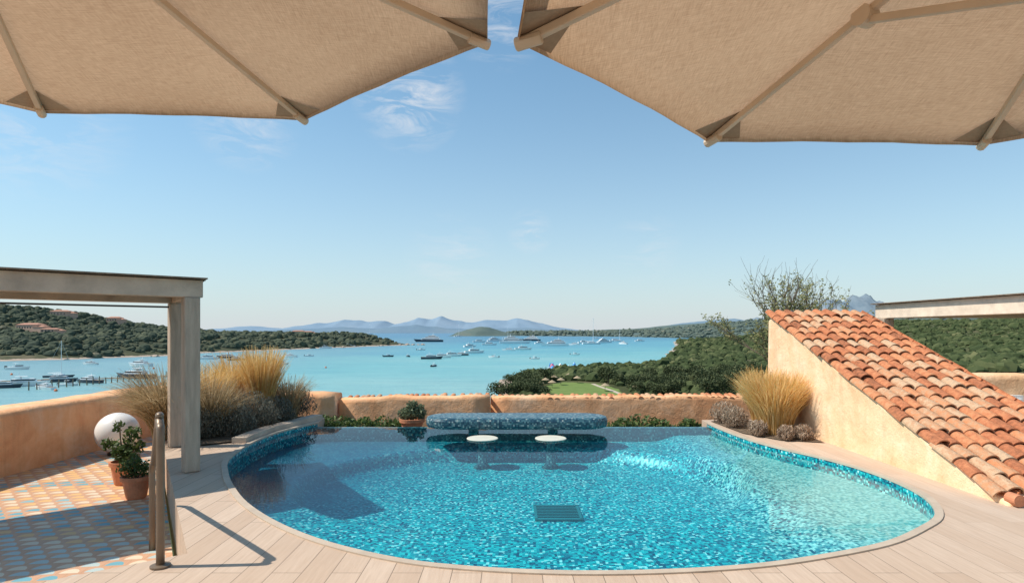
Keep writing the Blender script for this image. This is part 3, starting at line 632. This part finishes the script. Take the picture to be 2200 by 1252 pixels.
# ------------------------------------------------------------ parapet walls
def wallbox(name,pts,th,zb,ztops,mat,label,tiles=None,wob=.012):
    pts=[Vector((a,b,0)) for a,b in pts]; V=[];F=[];den=[]
    for i in range(len(pts)-1):
        L=(pts[i+1]-pts[i]).length; m=max(2,int(L/.35))
        for j in range(m): den.append((pts[i].lerp(pts[i+1],j/m),ztops[i]+(ztops[i+1]-ztops[i])*j/m))
    den.append((pts[-1],ztops[-1]))
    for i,(p,z) in enumerate(den):
        d=(den[min(i+1,len(den)-1)][0]-den[max(i-1,0)][0]).normalized(); sd=Vector((-d.y,d.x,0)); zz=z+R.uniform(-wob,wob); w=th/2*(1+R.uniform(-.03,.03))
        for s_,k in ((-1,zb),(-1,zz-.09),(-.93,zz-.03),(-.75,zz),(.75,zz),(.93,zz-.03),(1,zz-.09),(1,zb)): V.append((p.x+sd.x*w*s_,p.y+sd.y*w*s_,k))
    for i in range(len(den)-1):
        for j in range(7): F.append((8*i+j,8*i+j+1,8*i+j+9,8*i+j+8))
    F.append((0,1,2,3,4,5,6,7)[::-1]); F.append(tuple(8*(len(den)-1)+j for j in range(8)))
    return mobj('wall' if tiles else name,V,F,mat,smooth=True,label=None if tiles else label,cat=None if tiles else 'wall',parent=tiles)
wallbox('parapet_wall',[(-7.55,2),(-7.35,8.3),(-7.25,12.25),(-3.55,12.35)],.7,-1.4,[.5,.5,.49,.34],PL,'thick orange plastered parapet wall with rounded top')
def barrel(g,o,ax,up,L,r0,r1,t,conv=1,seg=8,spread=1.0):
    ax=Vector(ax).normalized(); up=Vector(up).normalized(); sd=ax.cross(up).normalized(); V=[]
    for k,(s_,r) in enumerate(((0,r0),(L,r1))):
        for j in range(seg+1):
            a=math.pi*j/seg; V.append(Vector(o)+ax*s_+sd*math.cos(a)*r*spread+up*math.sin(a)*r*conv)
    F=[(j,j+1,seg+2+j,seg+1+j) for j in range(seg)]; g.add(V,F,t)
def coped(x0,x1,y,zt,loc_label,dz=0,yo=.0,rad=.06,wob=.012,zo=0):
    e=empty('tiled_garden_wall',((x0+x1)/2,y,-1.4),loc_label,'wall')
    off=Vector(((x0+x1)/2,y,-1.4)); wallbox('w',[(x0-off.x,0),(x1-off.x,0)],.36,0,[zt-dz-off.z,zt-off.z],PL,'',tiles=e,wob=wob)
    g=G(); x=x0+.08
    while x<x1-.05:
        f=(x-x0)/(x1-x0); z=zt-dz+dz*f-off.z+zo; t=.15+.8*R.random()
        if R.random()>.05: barrel(g,(x-off.x,-.22+yo+R.uniform(-.015,.015),z-.045+R.uniform(-.015,.008)),(R.uniform(-.08,.08),1,.10),(0,-.10,1),.42,rad*1.1,rad,t,.65)
        x+=rad*2.6+R.uniform(-.012,.03)
    g.obj('coping_tile_row',ROOFT,parent=e,solid=.014)
coped(-3.5,-.45,12.45,.31,'low orange plastered wall with rounded top and worn tiles along the far side',.06,.32,.042,.03,-.035)
coped(-.45,5.4,12.95,.24,'long ochre plastered wall capped by a thin row of barrel tiles',.03,0.06,.046,.02)
mobj('lower_terrace_ground',[(-5.5,10.6,-1.0),(9,10.6,-1.0),(9,14,-1.0),(-5.5,14,-1.0)],[(0,1,2,3)],SOIL,kind='structure')
# ------------------------------------------------------------ sloped tiled roof building
sb=empty('sloped_roof_building',(4.6,8.2,0),'cream plastered wedge building with a sloping barrel-tile roof','building')
ox,oy=4.6,8.2
prof=[(5.55,-.3),(5.55,.03),(5.85,.10),(7.2,.60),(8.6,1.11),(10.0,1.63),(10.62,1.85),(10.78,1.80),(10.85,-.3)]
V=[];xsl=[4.56,6.12]
for x in xsl: V+=[(x-ox,y-oy,z) for y,z in prof]
m_=len(prof); F=[tuple(range(m_)),tuple(range(2*m_-1,m_-1,-1))]+[(j,m_+j,m_+(j+1)%m_,(j+1)%m_) for j in range(m_)]
mobj('wall',V,F,PL2,parent=sb,bevel=.04)
g=G(); sl=math.atan(.367); ax=Vector((0,-math.cos(sl),-math.sin(sl))); up=Vector((0,-math.sin(sl),math.cos(sl)))
top=Vector((0,10.85-oy,1.935)); exp_=.285; rows=19; cols=10; pitch=.17
for c in range(cols):
    for r in range(rows):
        x=4.60-ox+c*pitch+R.uniform(-.012,.012); q=top+ax*(r*exp_+R.uniform(-.025,.025))
        yaw=R.uniform(-.06,.06); a2=(ax+Vector((yaw,0,0))); lift=R.uniform(0,.012); a2=a2+up*R.uniform(.015,.05)
        barrel(g,(x,q.y,q.z+lift),a2,up,.37,.058,.080+R.uniform(-.005,.005),min(1,R.random()),R.uniform(.78,.95),10)
        barrel(g,(x+pitch/2,q.y,q.z+.04+lift),ax+up*.03,up,.37,.076,.064,R.random()*.4,-.7,8)
g.obj('roof',ROOFT,parent=sb,solid=.014,smooth=False)
G().tube([(4.62-ox,5.50-oy,.06),(4.62-ox,5.62-oy,.06)],.055,16).obj('end_cap',TERRA,parent=sb)
wallbox('side_parapet_wall',[(6.75,9.4),(12,9.7)],.5,-.2,[.95,.93],PL2,'cream plastered parapet wall beside the tiled roof')
G().box((0,0,0),(.22,.08,.12)).box((0,-.05,-.02),(.16,.04,.05)).obj('wall_light',WHITE,loc=(7.6,9.16,.58),label='small white rectangular light on the cream wall',cat='light')
# ------------------------------------------------------------ pergolas
def pergola(name,C,da,db,La,Lb,zt,zb,pw,bh,posts,label,mat=WOODB,bw=.62):
    C=Vector((*C,0)); da=Vector((*da,0)).normalized(); db=Vector((*db,0)).normalized()
    e=empty(name,(C.x,C.y,0),label,'pergola'); P=lambda a,b,z: da*a+db*b+Vector((0,0,z))
    ang=math.atan2(da.y,da.x)
    for a,b,z0 in posts: 
        G().box((*(P(a,b,0).xy),(z0+zb)/2),(pw,pw,zb-z0),rz=ang).obj('post',WOOD,parent=e,bevel=.012)
    zc=(zt+zb)/2
    for b in (0,Lb): G().beam(P(-pw*.7,b,zc),P(La,b,zc),pw*bw,bh).obj('beam',mat,parent=e,bevel=.01)
    G().beam(P(0,pw*.43,zc-.012),P(0,Lb-pw*.43,zc-.012),pw*.6,bh*.85).obj('beam',mat,parent=e,bevel=.01)
    G().beam(P(La-.1,pw*.43,zc-.012),P(La-.1,Lb-pw*.43,zc-.012),pw*.6,bh*.85).obj('beam',mat,parent=e,bevel=.01)
    k=.6
    while k<La-.3:
        G().beam(P(k,pw*.44,zt-.05),P(k,Lb-pw*.44,zt-.05),.07,.10).obj('rafter',mat,parent=e); k+=.75
    g=G(); m=int((Lb+.3)/.045)
    for i in range(m):
        b=-.12+i*.045; g.beam(P(-.16,b,zt+.012+R.uniform(-.004,.008)),P(La+.1,b,zt+.012+R.uniform(-.004,.008)),.05,.016)
    g.obj('cane_roof',WOODD,parent=e)
    return e,P
e,P=pergola('timber_pergola',(-3.69,6.95),(-.75,-.66),(-.56,.83),4.4,1.8,2.19,1.99,.165,.20,[(0,0,0),(0,1.8,0),(4.2,0,-.4),(4.2,1.8,-.4)],'weathered grey timber pergola with cane roof over the patio',bw=.8)
G().tube([tuple(P(.1,1.55,1.93)),tuple(P(4.2,1.55,1.93))],.012,6).obj('curtain_rod',STEEL,parent=e)
e,P=pergola('side_pergola',(7.35,12.0),(0.02,-1),(1,.02),5.5,3.5,2.13,1.86,.2,.27,[(0.1,0,-1),(5.3,3.4,0),(.1,3.4,-1)],'pale timber pergola beyond the tiled roof',plain('pale_beam',(.78,.64,.50),.7,.15,5,.2))
# ------------------------------------------------------------ umbrellas
def umbrella(cx,cy,a0,ze,rise,Rr,label,jf=.55):
    e=empty('patio_umbrella',(cx,cy,0),label,'umbrella','large octagonal patio umbrellas'); za=ze+rise
    V=[];F=[];nr=12;ns=12
    cor=[(Rr*math.cos(math.radians(a0+45*k)),Rr*math.sin(math.radians(a0+45*k))) for k in range(8)]
    for k in range(8):
        A=Vector((*cor[k],0)); B=Vector((*cor[(k+1)%8],0)); o=len(V)
        for i in range(nr+1):
            r=i/nr
            for j in range(ns+1):
                s_=j/ns; b=4*s_*(1-s_); p=A.lerp(B,s_)*r*(1-.009*b*r**3)
                V.append((p.x,p.y,za-rise*r-.018*b*r*(1-r)*2+.006*b*r**4))
        for i in range(nr):
            for j in range(ns): q=o+i*(ns+1)+j; F.append((q,q+1,q+ns+2,q+ns+1))
        o2=len(V)
        for j in range(ns+1):
            x,y,z=V[o+nr*(ns+1)+j]; V.append((x*.998,y*.998,z-.028+.002*math.sin(j*1.7+k)))
        for j in range(ns): q=o+nr*(ns+1)+j; F.append((q,q+1,o2+j+1,o2+j))
    mobj('canopy',V,F,FABRIC,parent=e,smooth=True)
    for k in range(8):
        c=Vector((*cor[k],0)); d=c.normalized(); A=Vector((*cor[(k-1)%8],0)); B=Vector((*cor[(k+1)%8],0))
        p0=d*.06+Vector((0,0,za-.04)); p1=c*.985+Vector((0,0,ze-.022)); g=G().beam(p0,p1,.028,.030); g.tube([c*.955+Vector((0,0,ze-.018)),c*1.004+Vector((0,0,ze-.030))],.023,10); g.obj('rib',RIB,parent=e,bevel=.005)
        j=c*jf+Vector((0,0,ze+rise*(1-jf)-.05)); G().beam(j,d*.07+Vector((0,0,ze-.12)),.026,.03).obj('strut',RIB,parent=e,bevel=.005)
        sd=Vector((-d.y,d.x,0)); G().tube([j-sd*.03+Vector((0,0,.015)),j+sd*.03+Vector((0,0,.015))],.040,16).obj('joint_bracket',RIB,parent=e)
        V=[];F=[]; ln=.11
        for t0 in (A,B):
            pt=c+(t0-c)*ln; pi=c*(1-.12)
            V2=[Vector((c.x,c.y,ze)),Vector((pt.x*.994,pt.y*.994,ze)),Vector((pi.x,pi.y,ze+rise*.12))]
            o=len(V); V+=[(p.x,p.y,p.z-.008) for p in V2]; F.append((o,o+1,o+2))
        mobj('corner_patch',V,F,PATCH,parent=e)
    G().tube([(0,0,.06),(0,0,za+.05)],.032,16).lathe([(.06,ze-.2),(.075,ze-.17),(.075,ze-.08),(.045,ze-.05)],16).lathe([(.05,za-.1),(.07,za-.08),(.07,za-.02),(.03,za+.1)],16).obj('pole',RIB,parent=e)
    G().box((0,0,.035),(.8,.8,.07)).box((0,0,.12),(.14,.14,.12)).obj('base_plate',STEEL,parent=e,bevel=.01)
umbrella(1.806,1.391,114.8,2.60,.563,1.904,'open beige octagonal umbrella with pale ribs over the deck')
umbrella(-1.801,1.735,72.0,2.86,.37,1.904,'open beige octagonal umbrella standing beside the deck steps',.42)
# ------------------------------------------------------------ plants
def shrub(name,loc,mat,lobes,n,size,label,seed,cat='shrub',asp=.45,group=None,stems=10,upb=0,fill=.5):
    e=empty(name,loc,label,cat,group); rr=random.Random(seed); g=G()
    for i in range(stems):
        l=lobes[i%len(lobes)]; g.tube([(rr.uniform(-.04,.04),rr.uniform(-.04,.04),0),(l[0]*.5,l[1]*.5,l[2]*.6),(l[0]+rr.uniform(-1,1)*l[3]*.6,l[1]+rr.uniform(-1,1)*l[3]*.6,l[2]+l[3]*.4)],[.010,.007,.003],5)
    g.obj('stem',BARK,parent=e); V,F,T=leaf_cloud(lobes,n,size,seed,asp,fill,upb); V[:,2]=np.maximum(V[:,2],.005); mobj('foliage',V,F,mat,parent=e,tint=T); return e
def grassclump(name,loc,mat,n,rad,h0,h1,lean,w,label,seed,curl=.5):
    V,F,T=blades(n,rad,h0,h1,lean,w,seed,6,curl=curl); return mobj(name,V,F,mat,loc=loc,tint=T,label=label,cat='ornamental grass',group='ornamental grasses around the pool')
BP=[(-3.76,11.3),(-3.84,10.4),(-3.98,9.6),(-4.02,8.75),(-4.35,8.45),(-4.85,8.6),(-5.5,9.7),(-5.5,11.3)]
mobj('planting_soil',[(a,b,.02) for a,b in BP],[tuple(range(len(BP)))],SOIL,kind='structure')
kb=smooth_closed([(-3.58,11.15,0),(-3.74,10.4,0),(-3.91,9.6,0),(-3.93,8.7,0)],6); g=G()
for i in range(len(kb)-1): g.beam(kb[i]+Vector((0,0,.03)),kb[i+1]+Vector((0,0,.03)),.20,.09)
g.obj('planter_kerb',WOODB,label='weathered timber kerb edging the planting bed',cat='kerb')
grassclump('fountain_grass',(-5.2,9.1,0),GRASS2,2200,.18,.8,1.35,.8,.006,'large arching olive fountain grass beside the pergola post',3,.55)
grassclump('fountain_grass',(-4.6,9.25,0),GRASS2,1000,.14,.65,1.05,.7,.006,'arching olive grass behind the pergola post',4,.5)
grassclump('feather_grass',(-4.9,10.8,0),GOLD,1400,.2,.85,1.35,.38,.006,'tall golden feather grass in the poolside bed',5)
grassclump('feather_grass',(-4.35,10.5,0),GOLD,1600,.15,.95,1.45,.26,.006,'tall upright golden feather grass in the poolside bed',6)
grassclump('feather_grass',(-5.0,9.95,0),GOLD,1200,.15,.75,1.2,.4,.006,'golden feather grass above grey shrubs',8)
grassclump('feather_grass',(-4.05,10.95,0),GRASS2,800,.16,.5,.95,.5,.006,'olive grass clump at the pool corner',9)
for i,(x,y,s,m_,lb) in enumerate([(-4.3,9.15,.33,GREYL,'low grey-green lavender shrub in the bed'),(-4.65,8.85,.28,GREYL,'spreading grey shrub by the pergola post'),(-4.2,9.8,.34,GREYL,'rounded grey-green shrub beside the kerb'),(-4.75,9.55,.34,GREYL,'taller grey-green shrub under golden grass'),(-4.05,10.35,.27,GREYL,'small grey shrub near the kerb'),(-4.6,10.3,.32,DRYL,'dry brownish shrub among grasses'),(-4.05,11.1,.36,GREYL,'feathery shrub at the pool corner')]):
    shrub('lavender_shrub',(x,y,.02),m_,[(0,0,s*.9,s),(s*.6,.1,s*.6,s*.6),(-s*.6,-.1,s*.6,s*.6),(0,s*.5,s*.5,s*.6)],2600,.028,lb,30+i,asp=.22,group='grey shrubs in the planting bed',upb=.7)
mobj('planting_soil',[(3.54,10.8,.01),(3.62,9.5,.01),(3.95,8.9,.01),(4.5,8.7,.01),(4.53,10.9,.01)],[(0,1,2,3,4)],SOIL,kind='structure')
grassclump('feather_grass',(4.14,9.5,0),GOLD,3600,.24,.6,1.08,.42,.006,'large golden feather grass against the cream wall',12)
grassclump('feather_grass',(4.22,10.2,0),GOLD,1400,.16,.7,1.12,.42,.006,'golden feather grass behind a drier clump',13)
for i,(x,y,s) in enumerate([(3.72,10.1,.21),(3.78,9.3,.14),(4.05,8.95,.12),(3.70,10.6,.22),(4.3,8.95,.13)]):
    shrub('dry_shrub',(x,y,.01),DRYL,[(0,0,s*.8,s),(s*.6,.1,s*.5,s*.6),(-s*.3,-.1,s*.5,s*.5)],1500,.026,'dry pinkish-brown shrub at the foot of the grass',50+i,asp=.25,group='dry shrubs by the cream wall',upb=.6)
for i,(x,y,s) in enumerate([(-3.2,11.35,.3),(-2.8,11.4,.26),(-2.45,11.35,.3),(-2.15,11.4,.22),(2.1,11.35,.27),(2.4,11.4,.32),(2.75,11.35,.25),(-3.6,11.6,.3),(3.4,11.6,.2)]):
    shrub('green_shrub',(x,y,-.90),LEAFG,[(0,0,.66,s),(s*.7,0,.60,s*.8),(-s*.7,0,.62,s*.7),(0,0,.3,s)],1100,.045,'leafy bright green shrub behind the pool edge',70+i,group='green shrubs behind the pool edge')
def pot(loc,r,h,label,lobes,n,mat,size,seed,asp=.5):
    p=empty('terracotta_pot',loc,label,'plant pot','terracotta pots with plants')
    G().lathe([(r*.62,0),(r*.70,.02),(r*.92,h*.82),(r*1.05,h*.83),(r*1.07,h),(r*.92,h),(r*.88,h*.88),(.01,h*.88)],28).obj('pot',TERRA,parent=p,smooth=False)
    g=G(); rr=random.Random(seed)
    for i in range(12):
        l=lobes[i%len(lobes)]; g.tube([(0,0,h*.85),(l[0]*.5,l[1]*.5,(h+l[2])*.5),(l[0]+rr.uniform(-.05,.05),l[1],l[2]+l[3]*.7)],[.010,.007,.003],5)
    g.obj('stem',BARK,parent=p); V,F,T=leaf_cloud(lobes,n,size,seed,asp,.2); mobj('foliage',V,F,mat,parent=p,tint=T)
pot((-4.52,7.28,-.4),.16,.27,'terracotta pot with a bushy green plant on the tiles',[(0,0,.35,.14),(.14,0,.37,.10),(-.14,.05,.35,.11),(.04,-.1,.45,.08),(-.06,.05,.47,.07)],950,LEAFG,.024,81,.4)
pot((-5.10,7.95,-.4),.16,.30,'terracotta pot with a taller leafy shrub',[(0,0,.46,.16),(.12,0,.66,.11),(-.24,.05,.52,.10),(.05,0,.38,.15),(-.08,0,.76,.08),(.2,0,.5,.09)],850,LEAFG,.032,82,.45)
pot((-1.84,11.15,-.36),.22,.36,'terracotta pot with grey-green herb behind the pool',[(0,0,.48,.17),(.14,0,.45,.13),(-.14,0,.45,.13),(0,0,.60,.11),(.16,0,.56,.07)],1300,SAGE,.030,83)
G().box((0,0,-.31),(.5,.5,.6)).obj('pot_plinth',PL,loc=(-1.84,11.15,-.362),label='low plastered plinth under the terracotta pot',cat='plinth',bevel=.02)
m,t,b=newmat('opal_globe'); b.inputs['Base Color'].default_value=(.86,.82,.76,1); b.inputs['Roughness'].default_value=.35
e=empty('globe_lamp',(-6.42,9.85,-.4),'large white opal globe lamp standing on the tiles','lamp')
pr=[(.32*math.sin(math.pi*k/30),.36-.32*math.cos(math.pi*k/30)) for k in range(1,30)]
G().lathe(pr,48).obj('globe',m,parent=e,smooth=True); G().lathe([(.14,0),(.14,.04),(.10,.055)],24).obj('base',STEEL,parent=e)
def twig(g,lv,p,d,L,r,rr,depth):
    q=p+d*L*.5+Vector((rr.uniform(-1,1),rr.uniform(-1,1),rr.uniform(-.3,.3)))*L*.06; e_=p+d*L; g.tube([p,q,e_],[r,r*.8,r*.6],5 if depth>2 else 4)
    if depth<=2: lv.append((q,e_))
    if depth==0: return
    for k in range(3 if depth>1 else 2):
        nd=(d+Vector((rr.uniform(-1,1),rr.uniform(-1,1),rr.uniform(-.2,.7)))*.56).normalized(); twig(g,lv,e_ if k else q,nd,L*rr.uniform(.6,.85),r*.62,rr,depth-1)
e=empty('sparse_tree',(6.60,13.4,-1),'half-bare scraggly tree with sparse leaves behind the roof','tree'); g=G(); lv=[]; rr=random.Random(9)
for k in range(4): twig(g,lv,Vector((rr.uniform(-.3,.3),rr.uniform(-.2,.2),.3)),Vector((rr.uniform(-.38,.24),rr.uniform(-.2,.2),1)).normalized(),1.26,.035,rr,5)
g.tube([(0,0,-.4),(0,0,.5)],[.12,.08],8); g.obj('trunk',BARK,parent=e)
V=[];F=[];T=[]
for a,b in lv:
    if rr.random()<(.9 if a.z<3.2 else .45) and a.z<3.75:
        for j in range(6):
            p=a.lerp(b,rr.random())+Vector([rr.uniform(-.06,.06) for _ in range(3)]); u=Vector([rr.uniform(-1,1) for _ in range(3)]).normalized()*.036; w=u.orthogonal().normalized()*.02
            o=len(V); V+=[p-u,p-w,p+u,p+w]; F.append((o,o+1,o+2,o+3)); T+=[rr.random()]*4
mobj('crown',[tuple(p) for p in V],np.array(F),tintmat('leaf_olive',[(0,(.10,.12,.04)),(.6,(.24,.25,.10)),(1,(.38,.33,.16))],.7,3,trans=.3),parent=e,tint=T)
# ------------------------------------------------------------ world, sun, camera
Ld=Vector((.74,.05,-.99)).normalized(); el_=math.asin(-Ld.z); rot=math.atan2(-Ld.x,-Ld.y)
w=bpy.data.worlds.new('World'); SC.world=w; w.use_nodes=True; t=NT(w.node_tree); bg=w.node_tree.nodes['Background']
sky=t.n('ShaderNodeTexSky',sky_type='NISHITA',sun_disc=False,sun_elevation=el_,sun_rotation=rot,altitude=0,air_density=1.0,dust_density=.5,ozone_density=2.0)
d=coords(t,'Generated'); tot=None
mp=t.n('ShaderNodeMapping',{'Vector':d,'Rotation':(0,math.radians(25),0),'Scale':(7,7,26)}).outputs[0]
nn=t.noise(mp,1.6,7,.66,.9); cl=t.m('MULTIPLY',t.m('SUBTRACT',nn,.43),4.0,clamp=True)
for (cx,cz,r,st) in [(-.17,.39,.09,.75),(-.44,.35,.08,.45),(-.80,.36,.12,.35),(-.02,.52,.08,.5),(.03,.165,.04,.4),(.22,.14,.06,.25),(-.1,.12,.08,.28)]:
    v=Vector((cx,1,cz)).normalized(); dist=t.n('ShaderNodeVectorMath',{0:d,1:tuple(v)},operation='DISTANCE').outputs['Value']
    mk=t.m('MULTIPLY',t.m('SUBTRACT',1.0,t.m('DIVIDE',dist,r),clamp=True),st*1.5)
    tot=mk if tot is None else t.m('MAXIMUM',tot,mk)
z=t.n('ShaderNodeSeparateXYZ',{0:d}).outputs[2]
skc=t.mix(1.0,sky.outputs[0],(.80,1.24,1.25),'MULTIPLY')
hz=t.m('MULTIPLY',t.m('EXPONENT',t.m('MULTIPLY',t.m('MAXIMUM',z,0.0),-4.8)),.93)
skc=t.mix(hz,skc,(5.15,5.4,5.75))
colr=t.mix(t.m('MULTIPLY',cl,tot),skc,(6.4,6.5,6.7)); t.link(colr,bg.inputs[0]); bg.inputs[1].default_value=.13
sd=bpy.data.lights.new('sun','SUN'); sd.energy=5.0; sd.angle=math.radians(.5); sd.color=(1,.92,.82); so=bpy.data.objects.new('sun',sd); COL.objects.link(so)
so.rotation_euler=Ld.to_track_quat('-Z','Y').to_euler(); so.location=(-20,5,30)
cam=bpy.data.cameras.new('camera'); cam.lens=1300/2200*36; cam.sensor_width=36; cam.shift_y=86/2200; cam.clip_end=100000; cam.clip_start=.05
co=bpy.data.objects.new('camera',cam); co.location=(0,0,1.6); co.rotation_euler=(math.radians(90),0,0); COL.objects.link(co); SC.camera=co
SC.view_settings.view_transform='Standard'; SC.view_settings.look='None'; SC.view_settings.exposure=0
